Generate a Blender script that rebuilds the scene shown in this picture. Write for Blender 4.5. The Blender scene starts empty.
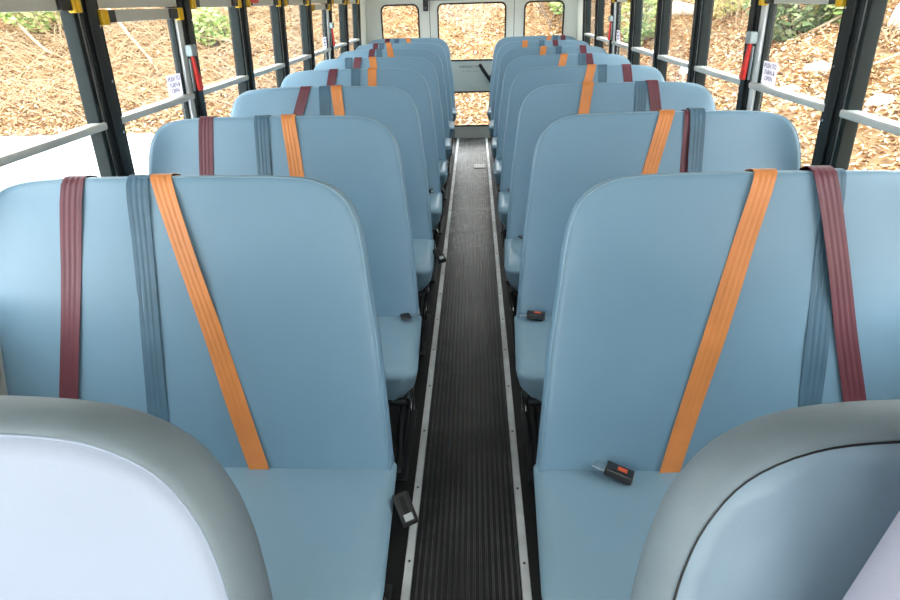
import bpy, bmesh, math, random
import numpy as np
from mathutils import Vector, Matrix

# ------------------------------------------------------------------ camera, world, light, exposure
SC = bpy.context.scene
COL = SC.collection
F_PX, PITCH, YAW, ROLL = 573.9161, 0.4804, 0.0496, 0.0264
cam_d = bpy.data.cameras.new('camera'); cam = bpy.data.objects.new('camera', cam_d); COL.objects.link(cam)
cam_d.sensor_width = 36.0; cam_d.lens = F_PX / 900 * 36.0; cam_d.clip_start = 0.02; cam_d.clip_end = 300
def camera_matrix():
    cy, sy, ct, st = math.cos(YAW), math.sin(YAW), math.cos(PITCH), math.sin(PITCH)
    R = Vector((cy, sy, 0)); Fh = Vector((-sy, cy, 0)); U = Vector((0, 0, 1))
    Fw = Fh * ct - U * st; D = -(Fh * st + U * ct)
    cr, sr = math.cos(ROLL), math.sin(ROLL)
    X = R * cr + D * sr; Y = R * sr - D * cr; Z = -Fw
    m = Matrix((X, Y, Z)).transposed().to_4x4(); m.translation = Vector((0.0278, 0, 1.445))
    return m
cam.matrix_world = camera_matrix()
SC.camera = cam

SKY_STRENGTH = 7.3
FILL_POWER = 0.6  # strength of the added fill lamps under the ceiling
world = bpy.data.worlds.new('overcast_sky'); SC.world = world; world.use_nodes = True
bg = world.node_tree.nodes['Background']
bg.inputs['Color'].default_value = (0.93, 0.97, 1.0, 1); bg.inputs['Strength'].default_value = SKY_STRENGTH
SC.view_settings.view_transform = 'Standard'; SC.view_settings.look = 'None'
SC.view_settings.gamma = 1.0; SC.view_settings.exposure = 0.0; SC.view_settings.use_curve_mapping = False
SC.cycles.transparent_max_bounces = 48
SC.cycles.max_bounces = 10
SC.cycles.diffuse_bounces = 6
SC.cycles.use_denoising = True

random.seed(7); rng = np.random.default_rng(11)

# ------------------------------------------------------------------ materials
MATS = {}
def principled(name):
    m = bpy.data.materials.new(name); m.use_nodes = True
    MATS[name] = m
    return m, m.node_tree, m.node_tree.nodes['Principled BSDF']
def mat(name, col, rough=0.5, metal=0.0, spec=0.5, var=0.0, vscale=6.0, bump=0.0, bscale=200.0, col2=None, coat=0.0):
    m, nt, b = principled(name)
    b.inputs['Roughness'].default_value = rough; b.inputs['Metallic'].default_value = metal
    b.inputs['Specular IOR Level'].default_value = spec
    b.inputs['Coat Weight'].default_value = coat
    N, L = nt.nodes, nt.links
    tc = N.new('ShaderNodeTexCoord')
    c2 = col2 or tuple(max(0, min(1, c * (1 - var))) for c in col)
    if var > 0 or col2:
        no = N.new('ShaderNodeTexNoise'); no.inputs['Scale'].default_value = vscale; no.inputs['Detail'].default_value = 5
        L.new(tc.outputs['Object'], no.inputs['Vector'])
        r = N.new('ShaderNodeValToRGB'); r.color_ramp.elements[0].position = .35; r.color_ramp.elements[1].position = .65
        r.color_ramp.elements[0].color = (*c2, 1); r.color_ramp.elements[1].color = (*col, 1)
        L.new(no.outputs['Fac'], r.inputs['Fac']); L.new(r.outputs['Color'], b.inputs['Base Color'])
    else:
        b.inputs['Base Color'].default_value = (*col, 1)
    if bump > 0:
        n2 = N.new('ShaderNodeTexNoise'); n2.inputs['Scale'].default_value = bscale; n2.inputs['Detail'].default_value = 3
        L.new(tc.outputs['Object'], n2.inputs['Vector'])
        bu = N.new('ShaderNodeBump'); bu.inputs['Strength'].default_value = bump; bu.inputs['Distance'].default_value = .002
        L.new(n2.outputs['Fac'], bu.inputs['Height']); L.new(bu.outputs['Normal'], b.inputs['Normal'])
    return m
mat('vinyl', (.203, .352, .470), .37, var=.07, vscale=3, bump=.12, bscale=350)
mat('vinyl_cushion', (.24, .375, .465), .34, var=.07, vscale=4, bump=.12, bscale=350)
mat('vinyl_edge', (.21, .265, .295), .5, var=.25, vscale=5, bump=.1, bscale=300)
mat('vinyl_barrier', (.43, .49, .61), .45, var=.06, vscale=3, bump=.10, bscale=350)
mat('vinyl_loose_shaded', (.25, .345, .42), .42, var=.06, vscale=3, bump=.10, bscale=350)  # darker than the left barrier panel: driver seat's shade put into the colour
mat('vinyl_driver', (.46, .46, .56), .5, var=.06, vscale=4, bump=.15, bscale=300)
mat('vinyl_rim_highlight', (.30, .45, .55), .35)  # lighter than the seat vinyl: edge highlight put into the colour
mat('belt_orange', (.84, .30, .085), .45, var=.15, vscale=9, bump=.2, bscale=500)
mat('belt_blue', (.085, .175, .25), .5, var=.2, vscale=9, bump=.2, bscale=500)
mat('belt_maroon', (.165, .038, .055), .45, var=.2, vscale=9, bump=.2, bscale=500)
mat('black_plastic', (.015, .015, .017), .35)
mat('black_steel', (.012, .013, .015), .32, var=.3)
mat('chrome', (.75, .75, .74), .22, 1.0)
mat('button_red', (.85, .13, .04), .4)
mat('pillar_black', (.014, .019, .020), .42, spec=.3, var=.2, vscale=14)
mat('sash_green_black', (.012, .021, .022), .45, spec=.18, var=.2, vscale=10)
mat('aluminium', (.66, .67, .66), .33, .85, var=.12, vscale=20)
mat('rail_metal', (.76, .79, .76), .35, .25, var=.12, vscale=14)
mat('white_metal', (.80, .84, .84), .35)
mat('cream_panel', (.70, .70, .62), .45, var=.06, vscale=5)
mat('cream_rear', (.86, .88, .80), .45, var=.07, vscale=3)
mat('ceiling_white', (.62, .62, .59), .5, var=.04, vscale=4)
mat('latch_yellow', (.90, .56, .02), .4)
mat('handle_red', (.86, .03, .02), .35)
mat('housing_grey', (.36, .45, .47), .4)
mat('gasket_black', (.012, .012, .010), .5)

mat('ink_violet', (.10, .09, .22), .6)
mat('ink_grey', (.07, .08, .10), .6)
mat('ink_pale', (.42, .45, .45), .6)
mat('rubber_side', (.008, .009, .009), .42, spec=.3, var=.35, vscale=7)
mat('strip_metal', (.78, .80, .79), .36, .35, var=.25, vscale=9)
mat('screw_dark', (.10, .10, .10), .4, .8)
mat('lamp_diffuser', (.9, .9, .88), .4)
mat('blue_header', (.10, .14, .17), .4)
mat('scuff_grey', (.52, .53, .53), .35)
mat('gravel', (.80, .78, .75), .9, var=.12, vscale=3, bump=.5, bscale=30)
mat('rock_pale', (.58, .54, .48), .85, var=.35, vscale=5, bump=.6, bscale=14)
mat('bark_grey', (.23, .19, .15), .9, var=.45, vscale=9, bump=.8, bscale=25)
mat('bark_tan', (.55, .42, .27), .85, var=.35, vscale=9, bump=.5, bscale=25)
mat('twig_tan', (.40, .28, .16), .85, var=.35, vscale=5)
mat('concrete_block', (.42, .42, .40), .9, var=.2, vscale=5, bump=.5, bscale=20)
mat('bus_yellow', (.85, .50, .03), .4)

def rubber_aisle(name, lo, hi):
    m, nt, b = principled(name); N, L = nt.nodes, nt.links; b.inputs['Specular IOR Level'].default_value = .3
    tc = N.new('ShaderNodeTexCoord')
    a = N.new('ShaderNodeTexNoise'); a.inputs['Scale'].default_value = 5.5; a.inputs['Detail'].default_value = 6; a.inputs['Distortion'].default_value = 1.2
    L.new(tc.outputs['Object'], a.inputs['Vector'])
    r = N.new('ShaderNodeValToRGB'); e = r.color_ramp.elements
    e[0].position = .40; e[0].color = (*lo, 1); e[1].position = .72; e[1].color = (*hi, 1)
    L.new(a.outputs['Fac'], r.inputs['Fac'])
    p = N.new('ShaderNodeTexNoise'); p.inputs['Scale'].default_value = 9; p.inputs['Detail'].default_value = 4; p.inputs['Distortion'].default_value = 2.2
    L.new(tc.outputs['Object'], p.inputs['Vector'])
    pr_ = N.new('ShaderNodeMapRange'); pr_.inputs['From Min'].default_value = .53; pr_.inputs['From Max'].default_value = .60; L.new(p.outputs['Fac'], pr_.inputs['Value'])
    sx = N.new('ShaderNodeSeparateXYZ'); L.new(tc.outputs['Object'], sx.inputs[0])
    m1 = N.new('ShaderNodeMapRange'); m1.inputs['From Min'].default_value = 3.1; m1.inputs['From Max'].default_value = 4.0; L.new(sx.outputs['Y'], m1.inputs['Value'])
    mu = N.new('ShaderNodeMath'); mu.operation = 'MULTIPLY'; L.new(pr_.outputs[0], mu.inputs[0]); L.new(m1.outputs[0], mu.inputs[1])
    mx = N.new('ShaderNodeMix'); mx.data_type = 'RGBA'; L.new(mu.outputs[0], mx.inputs[0]); L.new(r.outputs['Color'], mx.inputs[6]); mx.inputs[7].default_value = (.17, .17, .165, 1)
    L.new(mx.outputs[2], b.inputs['Base Color'])
    rr = N.new('ShaderNodeMapRange'); rr.inputs['To Min'].default_value = .24; rr.inputs['To Max'].default_value = .42
    L.new(a.outputs['Fac'], rr.inputs['Value']); L.new(rr.outputs['Result'], b.inputs['Roughness'])
rubber_aisle('rubber_aisle', (.004, .005, .005), (.020, .020, .019)); rubber_aisle('rubber_worn_lit', (.026, .028, .027), (.13, .13, .125))  # paler rib tops: wear plus the light they catch, put into the colour
def glass_mat():
    m = bpy.data.materials.new('window_glass'); m.use_nodes = True; nt = m.node_tree; nt.nodes.clear(); N, L = nt.nodes, nt.links
    out = N.new('ShaderNodeOutputMaterial'); mix = N.new('ShaderNodeMixShader')
    tr = N.new('ShaderNodeBsdfTransparent'); tr.inputs['Color'].default_value = (.975, .985, .98, 1)
    gl = N.new('ShaderNodeBsdfGlossy'); gl.inputs['Roughness'].default_value = .02
    lw = N.new('ShaderNodeLayerWeight'); lw.inputs['Blend'].default_value = .5       # Schlick reflectance, the same from both faces
    pw = N.new('ShaderNodeMath'); pw.operation = 'POWER'; pw.inputs[1].default_value = 5
    fr = N.new('ShaderNodeMath'); fr.operation = 'MULTIPLY_ADD'; fr.inputs[1].default_value = .6; fr.inputs[2].default_value = .02
    L.new(lw.outputs['Facing'], pw.inputs[0]); L.new(pw.outputs[0], fr.inputs[0])
    L.new(fr.outputs[0], mix.inputs[0]); L.new(tr.outputs[0], mix.inputs[1]); L.new(gl.outputs[0], mix.inputs[2])
    L.new(mix.outputs[0], out.inputs['Surface']); MATS['window_glass'] = m
glass_mat()
def sticker_mat():      # thin paper on glass: daylight shows through it
    m, nt, b = principled('sticker_white'); N, L = nt.nodes, nt.links
    b.inputs['Base Color'].default_value = (.88, .88, .92, 1); b.inputs['Roughness'].default_value = .5
    t = N.new('ShaderNodeBsdfTranslucent'); t.inputs['Color'].default_value = (.88, .87, .93, 1)
    mx = N.new('ShaderNodeMixShader'); mx.inputs[0].default_value = .45
    L.new(b.outputs[0], mx.inputs[1]); L.new(t.outputs[0], mx.inputs[2]); L.new(mx.outputs[0], N['Material Output'].inputs['Surface'])
sticker_mat()
def lamp_mat():
    m, nt, b = principled('fill_lamp_glow'); b.inputs['Base Color'].default_value = (.9, .9, .88, 1)
    b.inputs['Emission Color'].default_value = (1, .97, .92, 1); b.inputs['Emission Strength'].default_value = 1.0
lamp_mat()
def leaf_mat(name, attr_mul=1.0):
    m, nt, b = principled(name); N, L = nt.nodes, nt.links
    at = N.new('ShaderNodeAttribute'); at.attribute_name = 'leaf_colour'
    L.new(at.outputs['Color'], b.inputs['Base Color']); b.inputs['Roughness'].default_value = .75
    b.inputs['Specular IOR Level'].default_value = .25
leaf_mat('leaf_dead'); leaf_mat('leaf_green')
def bank_mat():
    m, nt, b = principled('leafy_soil'); N, L = nt.nodes, nt.links
    tc = N.new('ShaderNodeTexCoord')
    v = N.new('ShaderNodeTexVoronoi'); v.inputs['Scale'].default_value = 7
    n = N.new('ShaderNodeTexNoise'); n.inputs['Scale'].default_value = .6; n.inputs['Detail'].default_value = 8
    L.new(tc.outputs['Object'], v.inputs['Vector']); L.new(tc.outputs['Object'], n.inputs['Vector'])
    r = N.new('ShaderNodeValToRGB'); e = r.color_ramp.elements
    e[0].color = (.20, .11, .05, 1); e[1].color = (.52, .36, .20, 1); e.new(.5).color = (.40, .25, .12, 1)
    mx = N.new('ShaderNodeMix'); mx.data_type = 'FLOAT'; mx.inputs[0].default_value = .55
    sx = N.new('ShaderNodeSeparateColor'); L.new(v.outputs['Color'], sx.inputs[0])
    L.new(sx.outputs[0], mx.inputs[2]); L.new(n.outputs['Fac'], mx.inputs[3])
    L.new(mx.outputs[0], r.inputs['Fac']); L.new(r.outputs['Color'], b.inputs['Base Color']); b.inputs['Roughness'].default_value = .95
    bu = N.new('ShaderNodeBump'); bu.inputs['Strength'].default_value = .8; bu.inputs['Distance'].default_value = .05
    L.new(sx.outputs[1], bu.inputs['Height']); L.new(bu.outputs['Normal'], b.inputs['Normal'])
bank_mat()

# ------------------------------------------------------------------ helpers
class MB:
    def __init__(s): s.v = []; s.f = []
    def add(s, vs, fs):
        o = len(s.v); s.v += [tuple(p) for p in vs]; s.f += [tuple(i + o for i in f) for f in fs]; return s
    def box(s, x0, x1, y0, y1, z0, z1):
        return s.add([(x0,y0,z0),(x1,y0,z0),(x1,y1,z0),(x0,y1,z0),(x0,y0,z1),(x1,y0,z1),(x1,y1,z1),(x0,y1,z1)],
                     [(0,3,2,1),(4,5,6,7),(0,1,5,4),(1,2,6,5),(2,3,7,6),(3,0,4,7)])
    def hexa(s, p):          # eight corners, bottom four then top four
        return s.add(p, [(0,3,2,1),(4,5,6,7),(0,1,5,4),(1,2,6,5),(2,3,7,6),(3,0,4,7)])
    def tube(s, pts, rad, n=8, cap=True):
        pts = [Vector(p) for p in pts]; rings = []
        rad = rad if isinstance(rad, (list, tuple)) else [rad] * len(pts)
        prev = None
        for i, p in enumerate(pts):
            t = (pts[min(i + 1, len(pts) - 1)] - pts[max(i - 1, 0)]).normalized()
            a = prev if prev is not None else (Vector((0, 0, 1)) if abs(t.z) < .9 else Vector((1, 0, 0)))
            x = (a - t * a.dot(t)).normalized(); y = t.cross(x); prev = x
            rings.append([p + (x * math.cos(2 * math.pi * k / n) + y * math.sin(2 * math.pi * k / n)) * rad[i] for k in range(n)])
        vs = [q for r in rings for q in r]; fs = []
        for i in range(len(rings) - 1):
            for k in range(n):
                fs.append((i*n + k, i*n + (k+1) % n, (i+1)*n + (k+1) % n, (i+1)*n + k))
        if cap: fs += [tuple(range(n - 1, -1, -1)), tuple((len(rings)-1)*n + k for k in range(n))]
        return s.add(vs, fs)
    def build(s, name, material, parent=None, smooth=False, loc=(0,0,0), bevel=0, angle=None):
        me = bpy.data.meshes.new(name); me.from_pydata(s.v, [], s.f); me.validate(); me.update()
        bm = bmesh.new(); bm.from_mesh(me); bmesh.ops.recalc_face_normals(bm, faces=bm.faces)
        if bevel: bmesh.ops.bevel(bm, geom=list(bm.edges), offset=bevel, segments=2, affect='EDGES', profile=.6)
        bm.to_mesh(me); bm.free()
        o = bpy.data.objects.new(name, me); COL.objects.link(o); o.location = loc
        me.materials.append(MATS[material])
        if smooth:
            me.polygons.foreach_set('use_smooth', [True] * len(me.polygons))
            if angle: me.set_sharp_from_angle(angle=math.radians(angle))
        if parent: o.parent = parent
        return o
def tag(o, label, cat=None, group=None, kind=None):
    o['label'] = label
    if cat: o['category'] = cat
    if group: o['group'] = group
    if kind: o['kind'] = kind
    return o
def empty(name, loc=(0,0,0), rz=0):
    o = bpy.data.objects.new(name, None); COL.objects.link(o); o.location = loc; o.rotation_euler[2] = rz
    o.empty_display_size = .1
    return o
def share(src, name, parent, loc=(0,0,0), rot=None):
    o = bpy.data.objects.new(name, src.data if hasattr(src, 'data') else src); COL.objects.link(o); o.parent = parent; o.location = loc
    if rot: o.rotation_euler = rot
    return o
def spline(pts, sub=5, closed=False):
    P = [Vector(p) for p in pts]; out = []
    n = len(P)
    for i in range(n if closed else n - 1):
        g = (lambda j: P[j % n]) if closed else (lambda j: P[max(0, min(n - 1, j))])
        p0, p1, p2, p3 = g(i-1), g(i), g(i+1), g(i+2)
        for k in range(sub):
            t = k / sub
            out.append(.5 * ((2*p1) + (p2-p0)*t + (2*p0-5*p1+4*p2-p3)*t*t + (3*p1-p0-3*p2+p3)*t**3))
    if not closed: out.append(P[-1])
    return out
def text_mesh(body, size, name, material, parent, matrix, extrude=.0004):
    c = bpy.data.curves.new('txt', 'FONT'); c.body = body; c.size = size; c.align_x = 'CENTER'; c.align_y = 'CENTER'; c.extrude = extrude
    t = bpy.data.objects.new('txt', c); COL.objects.link(t)
    bpy.context.view_layer.update()
    me = bpy.data.meshes.new_from_object(t.evaluated_get(bpy.context.evaluated_depsgraph_get()))
    bpy.data.objects.remove(t); bpy.data.curves.remove(c)
    me.name = name; me.materials.clear(); me.materials.append(MATS[material])
    o = bpy.data.objects.new(name, me); COL.objects.link(o); o.parent = parent; o.matrix_local = matrix
    return o

# ------------------------------------------------------------------ bus dimensions
WL, WR, ZR, TUM = -1.167, 1.151, 1.1135, .06        # window planes at rail height, inward lean per metre
Y_FRONT, Y_REAR = -1.75, 6.91
POST0, PITCHW = 1.895, .653
SILL, WTOP, HEAD = .80, 1.41, 1.60
def wx(side, z, d=0.0):       # x of the wall at height z, d metres inside it
    return (WL + TUM * (z - ZR) + d) if side < 0 else (WR - TUM * (z - ZR) - d)
def leanbox(mb, side, y0, y1, z0, z1, d0, d1):
    a0, b0, a1, b1 = wx(side, z0, d0), wx(side, z0, d1), wx(side, z1, d0), wx(side, z1, d1)
    return mb.hexa([(a0,y0,z0),(b0,y0,z0),(b0,y1,z0),(a0,y1,z0),(a1,y0,z1),(b1,y0,z1),(b1,y1,z1),(a1,y1,z1)])

# ------------------------------------------------------------------ floor and aisle
fl = MB(); fl.box(-1.24, 1.24, Y_FRONT - .1, Y_REAR + .1, -.06, 0)
floor = tag(fl.build('floor', 'rubber_side'), 'black rubber bus floor under the seats and along the aisle', 'floor', kind='structure')
# ribbed centre runner with its ribs as relief
rb = MB(); half = .150; n_r = 17; pr = 2 * half / n_r; prof = []
for i in range(n_r):
    x = -half + i * pr
    prof += [(x, .001), (x + pr * .60, .001), (x + pr * .66, .0065), (x + pr * .92, .0065)]
prof.append((half, .001))
vs = []
for y in (-1.6, Y_REAR - .02):
    vs += [(x, y, z) for x, z in prof]
n = len(prof)
rb.add(vs, [(i, i + 1, n + i + 1, n + i) for i in range(n - 1)])
run = rb.build('aisle_runner', 'rubber_aisle', floor); run.data.materials.append(MATS['rubber_worn_lit'])
for i, pl in enumerate(run.data.polygons): pl.material_index = 1 if pl.center.z > .006 else 0
screw_mb = MB(); screw_mb.tube([(0,0,0),(0,0,.002)], .0042, 10)
for k, s in ((1, -1), (2, 1)):
    t = MB(); x = s * .166
    t.add([(x-.013,-1.6,.001),(x-.011,-1.6,.006),(x+.011,-1.6,.006),(x+.013,-1.6,.001),(x-.013,Y_REAR-.01,.001),(x-.011,Y_REAR-.01,.006),(x+.011,Y_REAR-.01,.006),(x+.013,Y_REAR-.01,.001)],
          [(0,1,5,4),(1,2,6,5),(2,3,7,6),(0,3,2,1),(4,5,6,7)])
    tr = tag(t.build('trim_%d' % k, 'strip_metal'), 'silver metal strip screwed along the %s edge of the ribbed aisle' % ('left' if s < 0 else 'right'), 'trim', kind='structure')
    first = None
    for j in range(22):
        y = .55 + j * .285
        if first is None: first = screw_mb.build('screw', 'screw_dark', tr, loc=(x, y, .0055))
        else: share(first, 'screw', tr, (x, y, .0055))
sp = MB(); sp.box(.02, .13, 5.52, 5.66, .0068, .0085)
tag(sp.build('floor_patch', 'scuff_grey'), 'pale flat patch stuck on the aisle near the rear door', 'patch')

# ------------------------------------------------------------------ side walls, pillars, windows
posts = [POST0 + PITCHW * k for k in range(-5, 8)]
bays = [(posts[i], posts[i + 1]) for i in range(len(posts) - 1)]
PH = .043                      # pillar half width
ORD = ['first', 'second', 'third', 'fourth', 'fifth', 'sixth', 'seventh', 'eighth', 'ninth', 'tenth', 'eleventh', 'twelfth', 'thirteenth']
win_no = 0
screw_side = {}
for side, sname in ((-1, 'left'), (1, 'right')):
    m = MB()
    if side < 0: leanbox(m, side, Y_FRONT, posts[0], -.05, SILL, -.05, 0); leanbox(m, side, posts[1], Y_REAR, -.05, SILL, -.05, 0)     # gap is the entrance door
    else: leanbox(m, side, Y_FRONT, Y_REAR, -.05, SILL, -.05, 0)
    wall = tag(m.build('wall_' + sname, 'cream_panel'), 'cream lower side wall of the bus on the %s beside the seats' % sname, 'wall', kind='structure')
    m = MB(); leanbox(m, side, posts[1] if side < 0 else Y_FRONT, Y_REAR, SILL - .0, SILL + .02, -.05, .015); m.build('sill', 'aluminium', wall)
    m = MB(); leanbox(m, side, Y_FRONT, Y_REAR, 1.487, HEAD, -.05, .012); m.build('header_panel', 'cream_panel', wall)
    m = MB(); leanbox(m, side, Y_FRONT, Y_REAR, 1.480, 1.4875, -.05, -.002); m.build('header_gap', 'gasket_black', wall)
    sc = MB(); sc.tube([(0,0,0),(-side*.004,0,0)], .0045, 8)
    scr = None
    for k, y in enumerate(posts):
        m = MB()
        leanbox(m, side, y - PH, y + PH, SILL + .02, 1.487, -.05, .016)
        leanbox(m, side, y - PH * .45, y + PH * .45, SILL + .02, 1.487, .016, .024)
        p = m.build('pillar', 'pillar_black', wall, bevel=.0025)
        for z in (.92, 1.08, 1.24, 1.40):
            for dy in (.032,):
                loc = (wx(side, z, .016), y + dy, z)
                if scr is None: scr = sc.build('screw', 'chrome', p, loc=loc)
                else: share(scr, 'screw', p, loc)
    m = MB(); leanbox(m, side, posts[-1] + PH, Y_REAR, SILL, 1.487, -.05, .012); m.build('corner_panel', 'cream_rear', wall)
    m = MB(); leanbox(m, side, Y_FRONT, posts[0] - PH, SILL, 1.487, -.05, .012); m.build('corner_panel', 'cream_panel', wall)
    for bi, (p0, p1) in enumerate(bays):
        y0, y1 = p0 + PH, p1 - PH
        if side < 0 and bi == 0:        # glazed entrance door instead of a window
            dd = tag(empty('door_2', (wx(-1, 0), (y0 + y1) / 2, 0)), 'glazed folding entrance door at the front left of the bus', 'door', kind='structure')
            for (fa, fb) in ((y0, (y0 + y1) / 2 - .004), ((y0 + y1) / 2 + .004, y1)):
                fm = MB()
                for (ga, gb, za, zb) in ((fa, fa + .035, 0, 1.48), (fb - .035, fb, 0, 1.48), (fa, fb, 0, .08), (fa, fb, 1.42, 1.48), (fa, fb, .70, .74)): leanbox(fm, side, ga, gb, za, zb, -.04, 0)
                fm.v = [(a - dd.location.x, b - dd.location.y, c) for a, b, c in fm.v]; lf = fm.build('door_leaf', 'sash_green_black', dd)
                for za, zb in ((.06, .72), (.72, 1.44)):
                    fm = MB(); leanbox(fm, side, fa + .02, fb - .02, za, zb, -.024, -.020)
                    fm.v = [(a - dd.location.x, b - dd.location.y, c) for a, b, c in fm.v]; fm.build('pane', 'window_glass', lf)
            continue
        win_no += 1
        w = empty('window_%d' % win_no, (wx(side, SILL), (y0 + y1) / 2, SILL))
        fromrear = len(bays) - 1 - bi
        exitw = abs(p1 - posts[6]) < .01 or abs(p1 - posts[10]) < .01
        lab = 'split sash window, %s from the rear wall on the %s side%s' % (ORD[fromrear], sname, ', with red emergency handle' if exitw else '')
        tag(w, lab, 'window', kind='structure')
        off = w.location
        zt = 1.408 if exitw else 1.445          # underside of the top rail
        if exitw:
            fm = MB(); leanbox(fm, side, y0 + .006, y1 - .006, 1.450, 1.480, -.03, .004)
            fm.v = [(a - off.x, b - off.y, c - off.z) for a, b, c in fm.v]; fm.build('upper_panel', 'cream_panel', w, bevel=.002)
        def rel(mb): mb.v = [(a - off.x, b - off.y, c - off.z) for a, b, c in mb.v]; return mb
        for (fa, fb) in ((y0 + .001, y0 + .024), (y1 - .024, y1 - .001)) if not exitw else ((y0 + .001, y0 + .024), (y1 - .044, y1 - .034)):
            thin = exitw and fa > (y0 + y1) / 2
            fm = MB(); leanbox(fm, side, fa, fb, SILL + .02, 1.480, -.020 if thin else -.035, -.002 if thin else .008)
            rel(fm).build('side_frame', 'sash_green_black', w, bevel=.004)
        for (fa, fb) in ((y0 + .0005, y0 + .0045), (y1 - .0045, y1 - .0005)):
            fm = MB(); leanbox(fm, side, fa, fb, SILL + .02, zt, .006, .0105)
            rel(fm).build('glazing_bead', 'aluminium', w)
        fm = MB(); leanbox(fm, side, y0 + .004, y1 - .004, SILL + .02, SILL + .045, -.03, .004); rel(fm).build('bottom_rail', 'sash_green_black', w, bevel=.003)
        fm = MB(); leanbox(fm, side, y0 - .004, y1 + .004, 1.102, 1.127, -.03, .016); rel(fm).build('meeting_rail', 'rail_metal', w, bevel=.008)
        fm = MB(); leanbox(fm, side, y0 + .012, y1 - .012, zt, zt + .037, -.03, .006); rel(fm).build('top_rail', 'cream_panel', w, bevel=.003)
        fm = MB(); leanbox(fm, side, y0 + .02, y1 - .02, SILL + .03, 1.11, -.026, -.022); rel(fm).build('pane', 'window_glass', w)
        fm = MB(); leanbox(fm, side, y0 + .02, y1 - .02, 1.115, zt + .01, -.016, -.012); rel(fm).build('pane', 'window_glass', w)
        for e in (-1, 1):
            ye = y0 + .004 if e < 0 else y1 - .004
            a, b = sorted((ye, ye - e * .036)); c, d = sorted((ye - e * .036, ye - e * .085))
            lm = MB(); leanbox(lm, side, a, b, zt - .006, zt + .038, .004, .026); la = rel(lm).build('latch', 'latch_yellow', w, bevel=.004)
            lm = MB(); leanbox(lm, side, c, d, zt, zt + .036, .004, .020); lb = rel(lm).build('latch_slide', 'black_plastic', la, bevel=.003)
            lm = MB(); leanbox(lm, side, (a + b) / 2 - .003, (a + b) / 2 + .003, zt - .004, zt + .036, .024, .030); rel(lm).build('latch_rib', 'latch_yellow', la)
        if exitw:
            lm = MB(); leanbox(lm, side, y1 - .034, y1 - .002, SILL + .02, 1.41, -.018, .008); rel(lm).build('release_bar', 'white_metal', w, bevel=.003)
            # lever: bracket on top, narrow shank, wide grip
            lm = MB(); leanbox(lm, side, y1 - .022, y1 + .028, 1.268, 1.312, .014, .044); br = rel(lm).build('handle_bracket', 'housing_grey', w, bevel=.008)
            pts = [(1.285, .008, .022), (1.255, .009, .024), (1.215, .011, .026), (1.175, .016, .029), (1.142, .019, .031), (1.134, .016, .031)]
            vs = []; yc = y1 + .004
            for i, (z, hw, d) in enumerate(pts):
                dy = (1.285 - z) * .10
                for (sy, dd) in ((-1, 0), (1, 0), (1, .012), (-1, .012)):
                    vs.append((wx(side, z, d + dd), yc + dy + sy * hw, z))
            fs = []
            for i in range(len(pts) - 1):
                for q in range(4): fs.append((i*4+q, i*4+(q+1) % 4, (i+1)*4+(q+1) % 4, (i+1)*4+q))
            fs += [(0,1,2,3), tuple((len(pts)-1)*4 + q for q in range(4))]
            lm = MB(); lm.add(vs, fs); rel(lm).build('release_handle', 'handle_red', w, bevel=.002)
            lm = MB(); leanbox(lm, side, y1 - .014, y1 + .002, 1.135, 1.26, .020, .024); rel(lm).build('bar_front_plate', 'housing_grey', w)  # thin grey plate in front of the release bar, beside the lever
            # sticker on the upper pane
            sy0, sy1, sz0, sz1 = y1 - .163, y1 - .047, 1.130, 1.210
            lm = MB(); leanbox(lm, side, sy0, sy1, sz0, sz1, -.0118, -.0106); st = rel(lm).build('sticker', 'sticker_white', w)
            for li, (tx, zz) in enumerate((('PUSH TO', 1.194), ('TURN &', 1.171), ('OPEN', 1.149))):
                mt = Matrix.Translation(Vector((wx(side, zz, -.0102), (sy0 + sy1) / 2, zz)) - off)
                # text reads from inside the bus: glyph x runs along the wall, glyph y up
                ax = Vector((0, -side, 0)); ay = Vector((0, 0, 1)); az = ax.cross(ay)
                mt = mt @ Matrix((ax, ay, az)).transposed().to_4x4()
                text_mesh(tx, .024, 'lettering', 'ink_violet', st, mt)
    if side < 0:
        m = MB(); leanbox(m, side, posts[7] + .10, posts[7] + .22, 1.458, 1.49, .012, .022)
        tag(m.build('marker_sticker', 'handle_red', bevel=.003), 'small red marker on the left header above the windows', 'marker')

# ------------------------------------------------------------------ ceiling
cm = MB(); vs = []; NA = 20
for y in (Y_FRONT - .05, Y_REAR + .05):
    for i in range(NA + 1):
        a = math.pi * i / NA
        x0 = wx(-1, HEAD); x1 = wx(1, HEAD)
        x = (x0 + x1) / 2 - (x1 - x0) / 2 * math.cos(a) * 1.0
        vs.append((x, y, HEAD - .005 + .33 * math.sin(a) ** .75))
n = NA + 1
fs = [(i, i + 1, n + i + 1, n + i) for i in range(NA)]
vs2 = [(x * 1.02, y, z + .03) for x, y, z in vs]
cm.add(vs, fs); cm.add(vs2, [tuple(reversed(f)) for f in fs])
ceiling = tag(cm.build('ceiling', 'ceiling_white', smooth=True), 'arched off-white bus ceiling above the seats', 'ceiling', kind='structure')

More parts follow.
